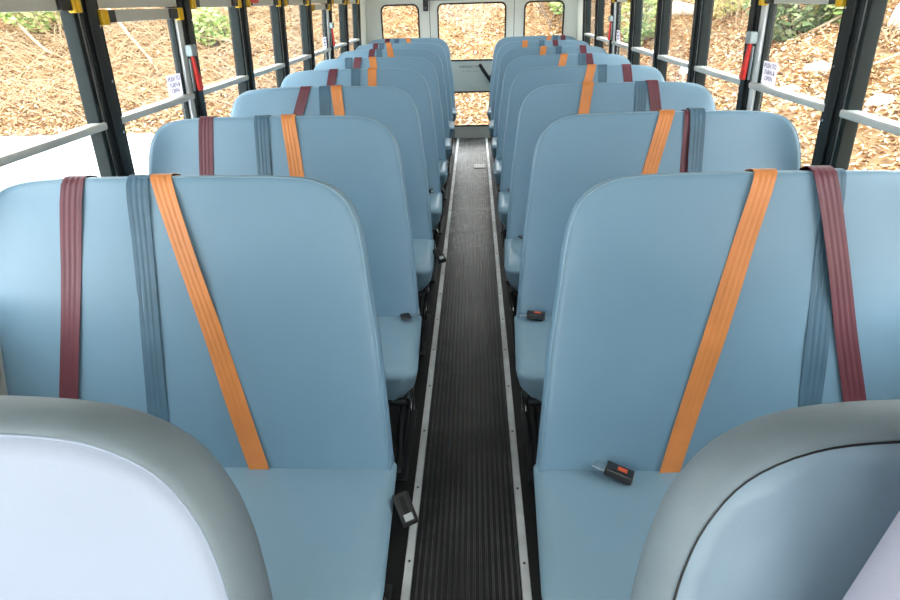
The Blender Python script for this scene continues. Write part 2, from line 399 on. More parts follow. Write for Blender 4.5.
# ------------------------------------------------------------------ panels with rounded openings
def rrect(x0, x1, z0, z1, r, n=6):
    pts = []
    for cx, cz, a0 in ((x1 - r, z1 - r, 0), (x0 + r, z1 - r, 90), (x0 + r, z0 + r, 180), (x1 - r, z0 + r, 270)):
        for k in range(n + 1):
            a = math.radians(a0 + 90 * k / n); pts.append((cx + r * math.cos(a), cz + r * math.sin(a)))
    return pts
def holed(mb, rect, hole, r, y0, y1):
    X0, X1, Z0, Z1 = rect; h = rrect(*hole, r); n = len(h)
    cx, cz = (hole[0] + hole[1]) / 2, (hole[2] + hole[3]) / 2
    out = []
    q = n // 4
    for i, (x, z) in enumerate(h):
        c = i // q; k = i % q
        # each rounded corner's points go to one outer corner and its two edges
        if c == 0: p = (X1, z) if k == 0 else ((x, Z1) if k == q - 1 else (X1, Z1))
        elif c == 1: p = (x, Z1) if k == 0 else ((X0, z) if k == q - 1 else (X0, Z1))
        elif c == 2: p = (X0, z) if k == 0 else ((x, Z0) if k == q - 1 else (X0, Z0))
        else: p = (x, Z0) if k == 0 else ((X1, z) if k == q - 1 else (X1, Z0))
        out.append(p)
    vs = [(x, y0, z) for x, z in h] + [(x, y0, z) for x, z in out] + [(x, y1, z) for x, z in h] + [(x, y1, z) for x, z in out]
    fs = []
    for i in range(n):
        j = (i + 1) % n
        fs += [(i, j, n + j, n + i), (2*n + i, 3*n + i, 3*n + j, 2*n + j), (i, 2*n + i, 2*n + j, j), (n + i, n + j, 3*n + j, 3*n + i)]
    return mb.add(vs, fs)
def gasket(name, hole, r, y, w, parent, material='gasket_black', depth=.012):
    m = MB(); a = rrect(*hole, r); b = rrect(hole[0] + w, hole[1] - w, hole[2] + w, hole[3] - w, max(.01, r - w)); n = len(a)
    vs = [(x, y, z) for x, z in a] + [(x, y, z) for x, z in b] + [(x, y + depth, z) for x, z in a] + [(x, y + depth, z) for x, z in b]
    fs = []
    for i in range(n):
        j = (i + 1) % n
        fs += [(i, j, n + j, n + i), (2*n + i, 3*n + i, 3*n + j, 2*n + j), (n + i, n + j, 3*n + j, 3*n + i), (i, 2*n + i, 2*n + j, j)]
    m.add(vs, fs); return m.build(name, material, parent)
def pane(hole, y, parent):
    m = MB(); m.box(hole[0], hole[1], y, y + .004, hole[2], hole[3]); return m.build('pane', 'window_glass', parent)

# ------------------------------------------------------------------ rear wall with emergency door
ZT = 1.95
D0, D1 = -.457, .460
hl, hr = (-.985, -.566, .93, 1.425), (.560, .992, .93, 1.425)
m = MB(); holed(m, (-1.23, D0, -.05, ZT - .1), hl, .07, Y_REAR, Y_REAR + .04); holed(m, (D1, 1.23, -.05, ZT - .1), hr, .07, Y_REAR, Y_REAR + .04)
m.box(D0, D1, Y_REAR, Y_REAR + .04, 1.475, ZT)
rear = tag(m.build('wall_rear', 'cream_rear'), 'pale cream rear wall of the bus around the emergency door', 'wall', kind='structure')
m = MB(); m.box(D0 - .01, D1 + .005, Y_REAR - .02, Y_REAR, 1.452, 1.50); m.build('door_header', 'blue_header', rear, bevel=.003)
for nm, hole, lab in (('window_%d' % (win_no + 1), hl, 'rounded rear window left of the emergency door'), ('window_%d' % (win_no + 2), hr, 'rounded rear window right of the emergency door')):
    w = tag(empty(nm, ((hole[0] + hole[1]) / 2, Y_REAR, hole[2])), lab, 'window', kind='structure')
    g = gasket('gasket', hole, .07, Y_REAR - .006, .016, w); p = pane(hole, Y_REAR + .018, w)
    for o in (g, p): o.matrix_parent_inverse = Matrix.Translation(-w.location)
m = MB(); U = (-.372, .372, .845, 1.425); Lw = (-.372, .372, .135, .525)
holed(m, (D0 + .006, D1 - .006, .68, 1.452), U, .06, Y_REAR + .004, Y_REAR + .04)
holed(m, (D0 + .006, D1 - .006, 0, .68), Lw, .03, Y_REAR + .004, Y_REAR + .04)
dr = empty('door_1', (0, Y_REAR, 0)); tag(dr, 'cream rear emergency door with two windows and black lever', 'door', kind='structure')
inv = Matrix.Translation((0, -Y_REAR, 0))
parts = [m.build('door_leaf', 'cream_rear', dr)]
m = MB()
for x in (D0, D1 - .006): m.box(x, x + .006, Y_REAR + .012, Y_REAR + .04, 0, 1.46)
parts.append(m.build('door_seal', 'gasket_black', dr))
parts += [gasket('gasket', U, .06, Y_REAR - .002, .016, dr), gasket('gasket', Lw, .03, Y_REAR - .002, .016, dr), pane(U, Y_REAR + .02, dr), pane(Lw, Y_REAR + .02, dr)]
hd = MB(); hd.hexa([(.075,Y_REAR-.06,.79),(.110,Y_REAR-.06,.80),(.110,Y_REAR-.04,.80),(.075,Y_REAR-.04,.79),(.075,Y_REAR-.06,.80),(.095,Y_REAR-.06,.825),(.095,Y_REAR-.04,.825),(.075,Y_REAR-.04,.80)])
hd = MB(); hd.tube([(.085, Y_REAR - .055, .815), (.12, Y_REAR - .058, .76), (.20, Y_REAR - .06, .65), (.235, Y_REAR - .06, .59)], [.017, .019, .018, .014], 8)
hb = hd.build('door_handle', 'black_plastic', dr, smooth=True, angle=40)
hd = MB(); hd.tube([(.19, Y_REAR - .05, .675), (.26, Y_REAR - .03, .705), (.30, Y_REAR + .003, .705)], .015, 8); parts.append(hd.build('handle_stem', 'black_plastic', dr, smooth=True))
parts.append(hb)
for o in parts: o.matrix_parent_inverse = inv
RX = Matrix.Rotation(math.pi / 2, 4, 'X')
text_mesh('EMERGENCY EXIT', .030, 'lettering', 'ink_grey', dr, Matrix.Translation((-.02, .0035, .785)) @ RX)
text_mesh('LIFT LEVER TO OPEN', .020, 'lettering', 'ink_pale', dr, Matrix.Translation((-.02, .0035, .735)) @ RX)
bz = MB(); bz.box(D0 - .062, D0 - .008, Y_REAR - .05, Y_REAR, 1.352, 1.47)
bo = bz.build('alarm_box', 'black_plastic', bevel=.006); tag(bo, 'small black alarm box beside the top of the rear door', 'box')
bz = MB(); bz.tube([(D0 - .035, Y_REAR - .052, 1.385), (D0 - .035, Y_REAR - .049, 1.385)], .014, 12); g = bz.build('speaker_grille', 'ink_grey', bo)

# ------------------------------------------------------------------ front of the bus (behind the camera): windshield wall and step door
m = MB(); WS = (-1.05, 1.05, .50, 1.72); holed(m, (-1.23, 1.23, -.05, ZT), WS, .10, Y_FRONT - .06, Y_FRONT)
wf = tag(m.build('wall_front', 'cream_panel'), 'front wall of the bus around the wide windshield', 'wall', kind='structure')
w = tag(empty('window_%d' % (win_no + 3), (0, Y_FRONT, .55)), 'wide windshield at the front of the bus', 'window', kind='structure')
g = gasket('gasket', WS, .10, Y_FRONT - .002, .02, w); p = pane(WS, Y_FRONT - .03, w)
mm = MB(); mm.box(-.015, .015, Y_FRONT - .035, Y_FRONT - .005, .55, 1.62); q = mm.build('centre_bar', 'gasket_black', w)
for o in (g, p, q): o.matrix_parent_inverse = Matrix.Translation(-w.location)

# ------------------------------------------------------------------ added ceiling fill lamps, out of view, that brighten the interior
for i, y in enumerate((-.6, .9, 2.4, 3.9, 5.9)):
    zt = 1.915
    L = empty('fill_lamp', (-.008, y, zt)); tag(L, 'added round fill lamp out of view on the ceiling, %s from the front' % ORD[i], 'lamp', 'added ceiling fill lamps')
    a = MB(); a.tube([(0, 0, .01), (0, 0, -.012)], [.115, .11], 24); a.build('housing', 'white_metal', L)
    a = MB(); a.tube([(0, 0, -.010), (0, 0, -.030), (0, 0, -.040)], [.095, .085, .05], 24); a.build('lamp_lens', 'fill_lamp_glow', L, smooth=True, angle=60)
    ld = bpy.data.lights.new('fill_light', 'AREA'); ld.shape = 'DISK'; ld.size = .18; ld.energy = FILL_POWER * (6 if y > 5 else 1); ld.color = (1, .98, .95)  # added fill, rearmost one boosted to brighten the rear wall
    lo = bpy.data.objects.new('fill_light', ld); COL.objects.link(lo); lo.parent = L; lo.location = (0, 0, -.045)

# ------------------------------------------------------------------ seats
YJ, PROW = 1.062, .7752
PHI = math.atan2(.203, .665); TH = .065; TB = .085
SV = Vector((0, math.sin(PHI), math.cos(PHI))); NV = Vector((0, -math.cos(PHI), math.sin(PHI))); ZJ = .415
STOP = .715
PROFILE = [(.022, 0), (.007, .007), (0, .022), (0, .042), (.0008, .053), (.003, .0595), (.007, .0630), (.018, .0645), (.035, .0652), (.050, .0655)]
def back_outline(tight=True):
    a = [(.192, -.10), (.180, 0), (.203, .32), (.224, .487)]
    b = [(.224, .487), (.231, .55), (.244, .61), (.271, .662), (.322, .697), (.40, .711), (.60, .715), (.80, .715), (.95, .7125), (1.05, .700), (1.10, .670), (1.13, .615), (1.143, .54), (1.145, .45)]
    if not tight: b[1:6] = [(.236, .55), (.258, .61), (.300, .665), (.368, .700), (.455, .7125)]
    pts = [Vector((x, s, 0)) for x, s in a[:-1]] + spline([(x, s, 0) for x, s in b], 4) + [Vector((1.145, .2, 0)), Vector((1.145, -.10, 0)), Vector((.8, -.10, 0)), Vector((.45, -.10, 0))]
    return [(p.x, p.y) for p in pts]
OUT = back_outline(); OUT_B = back_outline(False)
def inset(pts, d):
    n = len(pts); res = []
    for i in range(n):
        (x0, y0), (x1, y1), (x2, y2) = pts[i-1], pts[i], pts[(i+1) % n]
        e1 = Vector((x1-x0, y1-y0)).normalized(); e2 = Vector((x2-x1, y2-y1)).normalized()
        # outline runs clockwise (aisle edge up, top outward, wall edge down): inward is to the right
        n1 = Vector((e1.y, -e1.x)); n2 = Vector((e2.y, -e2.x)); b = (n1 + n2); b = b / max(.5, b.length) 
        k = d / max(.4, b.dot(n1)); res.append((x1 + b.x * k, y1 + b.y * k))
    return res
ZS = {-1: .007, 1: 0.0}
def shell(side, xc, profile, th, wrinkle=None, origin=Vector((0, 0, ZJ)), bulge=.004, xs=0.0, OUT=OUT):
    mb = MB(); rings = []
    cx, cs = .67, .34
    ins = [(inset(OUT, i), d) for i, d in profile]
    last, dl = ins[-1]
    inner = []
    for f in (.93, .86, .76, .64, .5, .35, .18):
        inner.append(([(cx + (x-cx)*f, cs + (s-cs)*f) for x, s in last], dl + bulge * math.sqrt(1 - f)))
    rear0, d0 = ins[0]
    rear = [([(cx + (x-cx)*f, cs + (s-cs)*f) for x, s in rear0], d0) for f in (.4, .8)]
    allr = rear + ins + inner; n = len(OUT); vs = []
    for ri, (pts, d) in enumerate(allr):
        for (x, s) in pts:
            dd = d + (wrinkle(x, s) if (wrinkle and ri >= len(rear) + len(ins) - 1) else 0)
            P = origin + SV * s + NV * (dd - th); vs.append((side * (x + xs) - xc, P.y, P.z))
    fs = []
    for r in range(len(allr) - 1):
        for i in range(n):
            j = (i + 1) % n; fs.append((r*n + i, r*n + j, (r+1)*n + j, (r+1)*n + i))
    fs.append(tuple(range(n))); o = (len(allr) - 1) * n; fs.append(tuple(o + i for i in range(n)))
    return mb.add(vs, fs)
def cushion(side, xc):
    mb = MB(); x0, x1, y0, y1 = .152, 1.14, -.385, .06
    def ol(i):
        r0 = .055
        c = []
        for (cx, cy, a0, r) in ((x0 + r0, y0 + r0, 180, r0), (x1 - .04, y0 + .04, 270, .04), (x1 - .02, y1 - .02, 0, .02), (x0 + .03, y1 - .03, 90, .03)):
            for k in range(7):
                a = math.radians(a0 + 15 * k); c.append((cx + (r - min(i, r * .9)) * math.cos(a) , cy + (r - min(i, r * .9)) * math.sin(a)))
        # extra inset beyond the corner radius
        return c
    lay = [(.270, .075, .06), (.295, .050, .045), (.322, .032, .030), (.350, .014, .015), (.378, .003, .004), (.393, .0, .0), (.404, .006, .006), (.412, .018, .018), (.416, .035, .035), (.420, .09, .09), (.423, .17, .17)]
    base = ol(0); n = len(base); vs = []
    mx, my = (x0 + x1) / 2, (y0 + y1) / 2
    for z, ix, iy in lay:
        for (x, y) in base:
            x = x + (.022 * (y - y0) / (y1 - y0) if x < mx else 0)
            X = x + (mx - x) / (x1 - mx) * ix; Y = y + (my - y) / (y1 - my) * iy
            tilt = .020 * (1 - (Y - y0) / (y1 - y0)) if z > .36 else 0
            # gathered folds on the lower aisle-front corner
            fold = .004 * math.sin((X - Y) * 150) if (z < .38 and X < .30 and Y < -.25) else 0
            vs.append((side * X - xc, Y + fold, z + tilt))
    fs = []
    for r in range(len(lay) - 1):
        for i in range(n):
            j = (i + 1) % n; fs.append((r*n+i, r*n+j, (r+1)*n+j, (r+1)*n+i))
    fs.append(tuple(range(n))); fs.append(tuple((len(lay)-1)*n + i for i in range(n)))
    return mb.add(vs, fs)
def strap(side, xc, xt, xb, s_bot, lift, width=.050, seed=0):
    rnd = random.Random(seed)
    path = [(.56, -lift), (.66, -lift), (.692, .0 - lift), (.711, .005), (.7165 + lift * .8, .021), (.717 + lift, .042), (.7155 + lift, .053), (.7125 + lift * .9, .0605), (.707 + lift * .6, .0645 + lift * .6), (.696, TH + lift)]
    s = .66
    while s > s_bot: path.append((s, TH + .003 + lift)); s -= .03
    path.append((s_bot, TH + .002 + lift))
    ph = rnd.random() * 6; nc = 17; mb = MB(); vs = []
    for i, (s, d) in enumerate(path):
        f = 0 if i < 6 else (STOP - s) / (STOP)
        x = xt + (xb - xt) * f
        wob = .0016 * math.sin(f * 9 + ph) if i > 8 else 0
        tw = .0022 * math.sin(f * 6 + ph * 1.7) if i > 8 else 0
        for k in range(nc):
            u = k / (nc - 1) - .5
            rib = (-.0009 if k % 4 == 0 and 0 < k < nc - 1 else .0003)
            for_d = d + wob + abs(tw) + tw * u * 2 + (rib if d > .025 else -rib)
            P = Vector((0, 0, ZJ + ZS[side])) + SV * s + NV * (for_d - TH); vs.append((side * (x + u * width) - xc, P.y, P.z))
    fs = [(i*nc + k, i*nc + k + 1, (i+1)*nc + k + 1, (i+1)*nc + k) for i in range(len(path) - 1) for k in range(nc - 1)]
    m0 = len(vs)
    # give the webbing a little thickness
    back = []
    for i in range(len(path)):
        for k in range(nc):
            p = Vector(vs[i*nc + k]); q = Vector(vs[min(i + 1, len(path) - 1)*nc + k]) - Vector(vs[max(i - 1, 0)*nc + k]); nn = q.cross(Vector((1, 0, 0))).normalized()
            back.append(tuple(p + nn * (-.0012 if nn.dot(NV) > 0 or i < 5 else .0012)))
    mb.add(vs + back, fs + [tuple(m0 + a for a in reversed(f)) for f in fs]
           + [(i*nc, (i+1)*nc, m0 + (i+1)*nc, m0 + i*nc) for i in range(len(path) - 1)]
           + [(i*nc + nc - 1, m0 + i*nc + nc - 1, m0 + (i+1)*nc + nc - 1, (i+1)*nc + nc - 1) for i in range(len(path) - 1)])
    return mb
def buckle(parent, loc, rot, kind='receiver', seed=0):
    if kind == 'hanger':
        b = MB(); b.box(-.040, .036, -.019, .019, -.014, .012); o = b.build('buckle', 'black_plastic', parent, bevel=.006)
        c = MB(); c.box(-.028, .018, -.006, .006, .011, .013); c.build('buckle_plate', 'rubber_side', o)
        c = MB(); c.box(.014, .030, -.010, .010, .011, .0135); c.build('release_button', 'ink_pale', o)
    elif kind == 'receiver':
        b = MB(); b.box(-.033, .033, -.021, .021, -.010, .010); o = b.build('buckle', 'black_plastic', parent, bevel=.004)
        c = MB(); c.box(-.006, .016, -.008, .008, .009, .0115); c.build('release_button', 'button_red', o)
        c = MB(); c.box(.030, .0345, -.018, .018, -.007, .007); c.build('buckle_mouth', 'housing_grey', o)
        c = MB(); c.box(-.062, -.030, -.018, .018, -.002, .0005); c.build('buckle_plate', 'chrome', o)
    else:
        b = MB(); b.box(-.020, .016, -.024, .024, -.005, .005); o = b.build('latch_tongue', 'black_plastic', parent, bevel=.003)
        c = MB(); c.box(.014, .050, -.014, .014, -.0012, .0012); c.build('tongue_plate', 'chrome', o)
    o.location = loc; o.rotation_euler = rot
    return o
proto = {}
XC = .66
def seat_mesh(side):
    if side in proto: return proto[side]
    xc = side * XC; d = {}
    d['backrest'] = shell(side, xc, PROFILE, TH, origin=Vector((0, 0, ZJ + ZS[side]))).build('backrest', 'vinyl', smooth=True)
    d['seat_cushion'] = cushion(side, xc).build('seat_cushion', 'vinyl_cushion', smooth=True, angle=70)
    # thin rim on the backrest edge, a bright edge highlight put into its colour
    ins = inset(OUT, .0045); pts = []
    for (x, s) in ins[1:-4]:
        P = Vector((0, 0, ZJ + ZS[side])) + SV * s + NV * (.0612 - TH); pts.append((side * x - xc, P.y, P.z))
    w = MB(); w.tube(pts, .0017, 5); d['rim_highlight'] = w.build('rim_highlight', 'vinyl_rim_highlight', smooth=True)
    def X(x): return side * x - xc
    m = MB(); m.tube([(X(.20), -.33, .285), (X(.20), .02, .285), (X(.195), .06, .40)], .014, 8); m.tube([(X(.20), -.33, .285), (X(1.10), -.33, .285)], .014, 8); m.tube([(X(.20), .0, .285), (X(1.14), .0, .285)], .014, 8)
    d['seat_frame'] = m.build('seat_frame', 'black_steel', smooth=True, angle=50)
    m = MB(); m.tube([(X(.205), -.30, .285), (X(.225), -.325, .15), (X(.235), -.355, .01)], .016, 8); d['leg_a'] = m.build('leg', 'black_steel', smooth=True, angle=50)
    m = MB(); m.tube([(X(.205), -.02, .285), (X(.225), -.04, .15), (X(.235), -.06, .01)], .016, 8); d['leg_b'] = m.build('leg', 'black_steel', smooth=True, angle=50)
    m = MB(); m.hexa([(X(.226), -.31, .03), (X(.232), -.31, .03), (X(.232), -.09, .03), (X(.226), -.09, .03), (X(.206), -.26, .26), (X(.212), -.26, .26), (X(.212), -.06, .26), (X(.206), -.06, .26)]); d['leg_panel'] = m.build('leg_panel', 'black_steel')
    m = MB(); m.box(min(X(.205), X(.262)), max(X(.205), X(.262)), -.40, -.02, .001, .010); d['foot_plate'] = m.build('foot_plate', 'black_steel', bevel=.002)
    m = MB(); m.tube([(0, 0, 0), (0, 0, .010)], .009, 6); d['bolt'] = m.build('bolt', 'chrome')
    m = MB(); m.tube([(X(.195), -.20, .275), (X(.19), -.19, .20), (X(.20), -.16, .12), (X(.215), -.12, .07), (X(.22), -.08, .13), (X(.212), -.10, .22), (X(.205), -.13, .27)], .0045, 6); d['cable_loop'] = m.build('belt_anchor_cable', 'chrome', smooth=True)
    m = MB(); m.box(min(X(1.12), X(1.19)), max(X(1.12), X(1.19)), -.35, .03, .27, .31); d['wall_mount'] = m.build('wall_mount', 'black_steel')
    for o in d.values(): COL.objects.unlink(o)
    proto[side] = d
    return d
STRAPS = {
 (-1, 0): dict(m=(.896, 1.003), b=(.745, .758), o=(.692, .512)),
 (-1, 1): dict(m=(.912, .960), b=(.716, .718), o=(.622, .545)),
 (-1, 2): dict(m=(.762, 1.000), b=(.675, .685), o=(.620, .555)),
 (-1, 3): dict(m=(.800, .960), b=(.672, .690), o=(.572, .585)),
 (-1, 4): dict(m=(.795, .930), b=(.865, .850), o=(.694, .600)),
 (-1, 5): dict(m=(.815, .950), b=(.760, .740), o=(.672, .560)),
 (-1, 6): dict(m=(.905, 1.000), b=(.850, .850), o=(.787, .620)),
 (-1, 7): dict(m=(.900, .980), b=(.800, .800), o=(.680, .560)),
 (1, 0): dict(m=(.788, .950), b=(.812, .808), o=(.666, .495)),
 (1, 1): dict(m=(.762, .745), b=(.780, .780), o=(.681, .500)),
 (1, 2): dict(m=(.840, .960), b=(.790, .790), o=(.551, .450)),
 (1, 3): dict(m=(.903, 1.000), b=(.768, .770), o=(.707, .540)),
 (1, 4): dict(m=(.822, .940), b=(.780, .770), o=(.657, .480)),
 (1, 5): dict(m=(.910, 1.000), b=(.715, .730), o=(.596, .470)),
 (1, 6): dict(m=(.782, .900), b=(.660, .680), o=(.506, .420)),
 (1, 7): dict(m=(.960, 1.000), b=(.885, .880), o=(.820, .680)),
}
for side in (-1, 1):
    d = seat_mesh(side); xc = side * XC; sname = 'left' if side < 0 else 'right'
    for r in range(8):
        e = empty('bus_seat', (xc, YJ + PROW * r, 0))
        where = '%s row from the front' % ORD[r] if r < 7 else 'last row'
        tag(e, 'blue vinyl bench seat with three belts, %s, %s of the aisle' % (where, sname), 'seat', 'blue bench seats in two rows along the aisle')
        for nm, key in (('backrest', 'backrest'), ('seat_cushion', 'seat_cushion'), ('seat_frame', 'seat_frame'), ('leg', 'leg_a'), ('leg', 'leg_b'), ('leg_panel', 'leg_panel'), ('foot_plate', 'foot_plate'), ('belt_anchor_cable', 'cable_loop'), ('wall_mount', 'wall_mount')):
            o = share(d[key], nm, e)
            if nm == 'backrest': share(d['rim_highlight'], 'rim_highlight', o)
            if nm == 'foot_plate':
                for by in (-.375, -.05): share(d['bolt'], 'bolt', o, (side * .235 - xc, by, .010))
        S = STRAPS[(side, r)]
        order = {'m': (.002, 'belt_maroon', 'maroon webbing belt'), 'b': (.002, 'belt_blue', 'slate blue webbing belt'), 'o': (.0035, 'belt_orange', 'orange webbing belt')}
        for c in 'bmo':
            lift, mt, lab = order[c]
            if (side, r, c) in ((1, 0, 'm'), (1, 1, 'b')): lift = .0075
            if (side, r, c) == (1, 2, 'm'): lift = .006
            o = strap(side, xc, S[c][0], S[c][1], -.02, lift, seed=r * 10 + side + ord(c)).build('shoulder_belt', mt, e, smooth=True, angle=55); o['label'] = lab
        # buckles
        if (side, r) == (1, 0): buckle(e, (.368 - xc, -.030, .442), (math.radians(-14), math.radians(8), math.radians(-25)))
        elif (side, r) == (1, 1): buckle(e, (.245 - xc, -.03, .440), (math.radians(-10), 0, math.radians(-10)))
        elif (side, r) == (-1, 1): buckle(e, (-.222 - xc, -.03, .436), (math.radians(-10), 0, math.radians(15)), 'tongue')
        elif side < 0 and r in (0, 2): buckle(e, (-.135 - xc, -.115 if r == 0 else -.18, .405), (math.radians(10), math.radians(25), math.radians(-62)), 'hanger')
        elif r > 1: buckle(e, (side * .26 - xc, -.03, .437), (math.radians(-10), 0, math.radians(20 * side)), 'tongue' if (r + side) % 3 == 0 else 'receiver')

# ------------------------------------------------------------------ padded barriers in front of the first seats
BPROF = [(.030, 0), (.010, .008), (.001, .026), (0, .045), (.003, .062), (.010, .074), (.018, .080), (.021, .0795), (.0225, .0765), (.025, .0768), (.028, .081), (.045, .0835)]
def wrinkle(x, s):
    edge = max(0, 1 - abs(x - .26) / .16) if s < .55 else 0
    top = max(0, 1 - (.70 - s) / .22)
    return -.006 * top + .008 * top * math.sin(x * 75 + 1.2 * math.sin(s * 14)) + .005 * edge * math.sin(s * 48 + x * 16)
for side in (-1, 1):
    xc = side * XC; sname = 'left' if side < 0 else 'right'
    e = empty('crash_barrier', (xc, YJ - .832, 0))
    tag(e, 'smooth padded barrier in the lower left, before the front seat' if side < 0 else 'padded barrier with loose wrinkled cover behind the driver seat', 'barrier', 'padded barriers before the front seats')
    o = shell(side, xc, BPROF, TB, wrinkle if side > 0 else None, origin=Vector((0, 0, ZJ - .010)), bulge=.006, xs=-.014 if side < 0 else -.022, OUT=OUT_B).build('barrier_pad', 'vinyl_barrier' if side < 0 else 'vinyl_loose_shaded', e, smooth=True)
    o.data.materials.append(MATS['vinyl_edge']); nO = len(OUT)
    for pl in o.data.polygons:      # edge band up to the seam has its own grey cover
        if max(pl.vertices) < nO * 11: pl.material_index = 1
    ins = inset(OUT_B, .0238); pts = []
    for (x, s) in ins[1:-4]:
        P = Vector((0, 0, ZJ - .010)) + SV * s + NV * (.0765 - TB); pts.append((side * (x - (.014 if side < 0 else .022)) - xc, P.y, P.z))
    w_ = MB(); w_.tube(pts, .0016, 5); w_.build('seam', 'vinyl_barrier' if side < 0 else 'gasket_black', o, smooth=True)
    for xx in (.26, 1.05):
        m = MB(); m.tube([(side * xx - xc, .0, .36), (side * xx - xc, -.03, .18), (side * xx - xc, -.04, .008)], .017, 8); m.build('leg', 'black_steel', e, smooth=True, angle=50)
        m = MB(); m.box(side * xx - xc - .04, side * xx - xc + .04, -.09, .02, .001, .009); m.build('foot_plate', 'black_steel', e)

# ------------------------------------------------------------------ driver seat
e = empty('driver_seat', (.603, .14, 0)); tag(e, 'lavender grey driver seat in the lower right corner, seen from beside', 'seat')
def rounded_slab(hw0, hw1, z0, z1, th, lean, y):
    mb = MB(); o = []
    r = .09
    base = [(-hw0, z0), (hw0, z0), (hw1, z1 - r)] + [(hw1 - r + r * math.cos(a), z1 - r + r * math.sin(a)) for a in [math.radians(15 * k) for k in range(1, 6)]] + [(hw1 - r, z1), (0, z1 + .012), (-hw1 + r, z1)] + [(-hw1 + r + r * math.cos(a), z1 - r + r * math.sin(a)) for a in [math.radians(90 + 15 * k) for k in range(1, 6)]] + [(-hw1, z1 - r)]
    cz = (z0 + z1) / 2; rings = []
    for f, d in ((.90, 0), (.97, .01), (1, .04), (1, th - .04), (.97, th - .01), (.93, th - .002), (.92, th - .005), (.90, th), (.5, th + .006)):
        rings.append([(x * (1 - (1 - f) * 1.0), y - d + (z0 + (z - z0)) * 0 + lean * (z - z0), cz + (z - cz) * (1 - (1 - f) * .55)) for x, z in base])
    n = len(base); vs = [p for rg in rings for p in rg]
    fs = [(a*n + i, a*n + (i+1) % n, (a+1)*n + (i+1) % n, (a+1)*n + i) for a in range(len(rings) - 1) for i in range(n)]
    fs += [tuple(range(n)), tuple((len(rings)-1)*n + i for i in range(n))]
    return mb.add(vs, fs)
rounded_slab(.385, .225, .50, 1.27, .11, .10, .15).build('backrest', 'vinyl_driver', e, smooth=True, angle=60)
m = MB(); m.box(-.25, .25, -.40, .10, .40, .52); m.build('seat_cushion', 'vinyl_driver', e, smooth=True, bevel=.04, angle=60)
m = MB(); m.tube([(0, -.15, .40), (0, -.15, .03)], .07, 16); m.build('pedestal', 'black_steel', e, smooth=True, angle=50)
m = MB(); m.box(-.2, .2, -.33, .05, .001, .03); m.build('base_plate', 'black_steel', e, bevel=.005)

# ------------------------------------------------------------------ outside: lot, leaf bank, litter, stones, shrubs, trees
m = MB(); m.box(-70, 70, -45, 60, -1.25, -1.0)
tag(m.build('ground', 'gravel'), 'pale gravel lot around the bus', 'ground', kind='structure')
def smin0(a): return 0 if a < 0 else a
def ter(x, y):
    dR = smin0(x - 2.2 + .25 * math.sin(y * .7)); dB = smin0(y - 12.8 - .3 * math.sin(x * .5))
    s = max(dR, dB) + .25 * min(dR, dB)
    z = .36 * s if s < 12 else .36 * 12 + .12 * (s - 12)
    w = min(1, s / 2)
    return -1.0 + z + w * (.16 * math.sin(x * 1.1 + .4 * y) * math.sin(y * .9) + .08 * math.sin(x * 2.7 - y * 1.9))
def bank_patch(name, x0, x1, y0, y1, step, label):
    nx = int((x1 - x0) / step) + 1; ny = int((y1 - y0) / step) + 1
    vs = [(x0 + i * step, y0 + j * step, ter(x0 + i * step, y0 + j * step) - .03) for j in range(ny) for i in range(nx)]
    fs = [(j*nx + i, j*nx + i + 1, (j+1)*nx + i + 1, (j+1)*nx + i) for j in range(ny - 1) for i in range(nx - 1)]
    mm = MB(); mm.add(vs, fs); return tag(mm.build(name, 'leafy_soil', smooth=True), label, 'ground', kind='structure')
bank_patch('leaf_bank', -40, 40, -20, 50, .5, 'sloping brown bank behind and to the right of the bus')
PAL = np.array([(.62, .44, .26), (.50, .32, .17), (.68, .54, .36), (.36, .21, .11), (.74, .63, .47), (.58, .45, .22), (.26, .15, .09), (.62, .38, .22)])
def litter(n):
    xs = []; 
    while len(xs) < n:
        if random.random() < .5:
            x = 2.2 + 13 * random.random() ** 1.2; y = 1 + 24 * random.random()
        else:
            x = -24 + 27 * random.random(); y = 12.6 + 13 * random.random() ** 1.3
        if x < 2.2 and y < 12.5: continue
        xs.append((x, y, ter(x, y)))
    c = np.array(xs); N = len(c)
    a = rng.random(N) * 2 * math.pi; ln = .03 + .05 * rng.random(N); wd = ln * (.35 + .3 * rng.random(N))
    tl = (rng.random(N) - .3) * 1.1; cup = .02 + .03 * rng.random(N)
    dx, dy = np.cos(a), np.sin(a)
    V = np.zeros((N, 4, 3))
    V[:, 0] = c + np.stack([-dx * ln, -dy * ln, np.zeros(N)], 1)
    V[:, 2] = c + np.stack([dx * ln, dy * ln, np.abs(tl) * ln * 1.2], 1)
    V[:, 1] = c + np.stack([-dy * wd, dx * wd, cup], 1)
    V[:, 3] = c + np.stack([dy * wd, -dx * wd, cup], 1)
    V[:, :, 2] += (.01 + .05 * rng.random(N))[:, None]
    base = np.arange(N)[:, None] * 4
    tri = np.concatenate([base + np.array([[0, 1, 2]]), base + np.array([[0, 2, 3]])], 1).reshape(-1)
    me = bpy.data.meshes.new('leaf_litter'); me.vertices.add(N * 4); me.vertices.foreach_set('co', V.reshape(-1))
    me.loops.add(N * 6); me.loops.foreach_set('vertex_index', tri); me.polygons.add(N * 2); me.polygons.foreach_set('loop_start', np.arange(N * 2) * 3)
    me.update(calc_edges=True)
    col = PAL[rng.integers(0, len(PAL), N)] * (.75 + .5 * rng.random((N, 1)))
    at = me.attributes.new('leaf_colour', 'FLOAT_COLOR', 'POINT')
    at.data.foreach_set('color', np.repeat(np.concatenate([col, np.ones((N, 1))], 1), 4, 0).reshape(-1))
    me.materials.append(MATS['leaf_dead'])
    o = bpy.data.objects.new('leaf_litter', me); COL.objects.link(o); return o
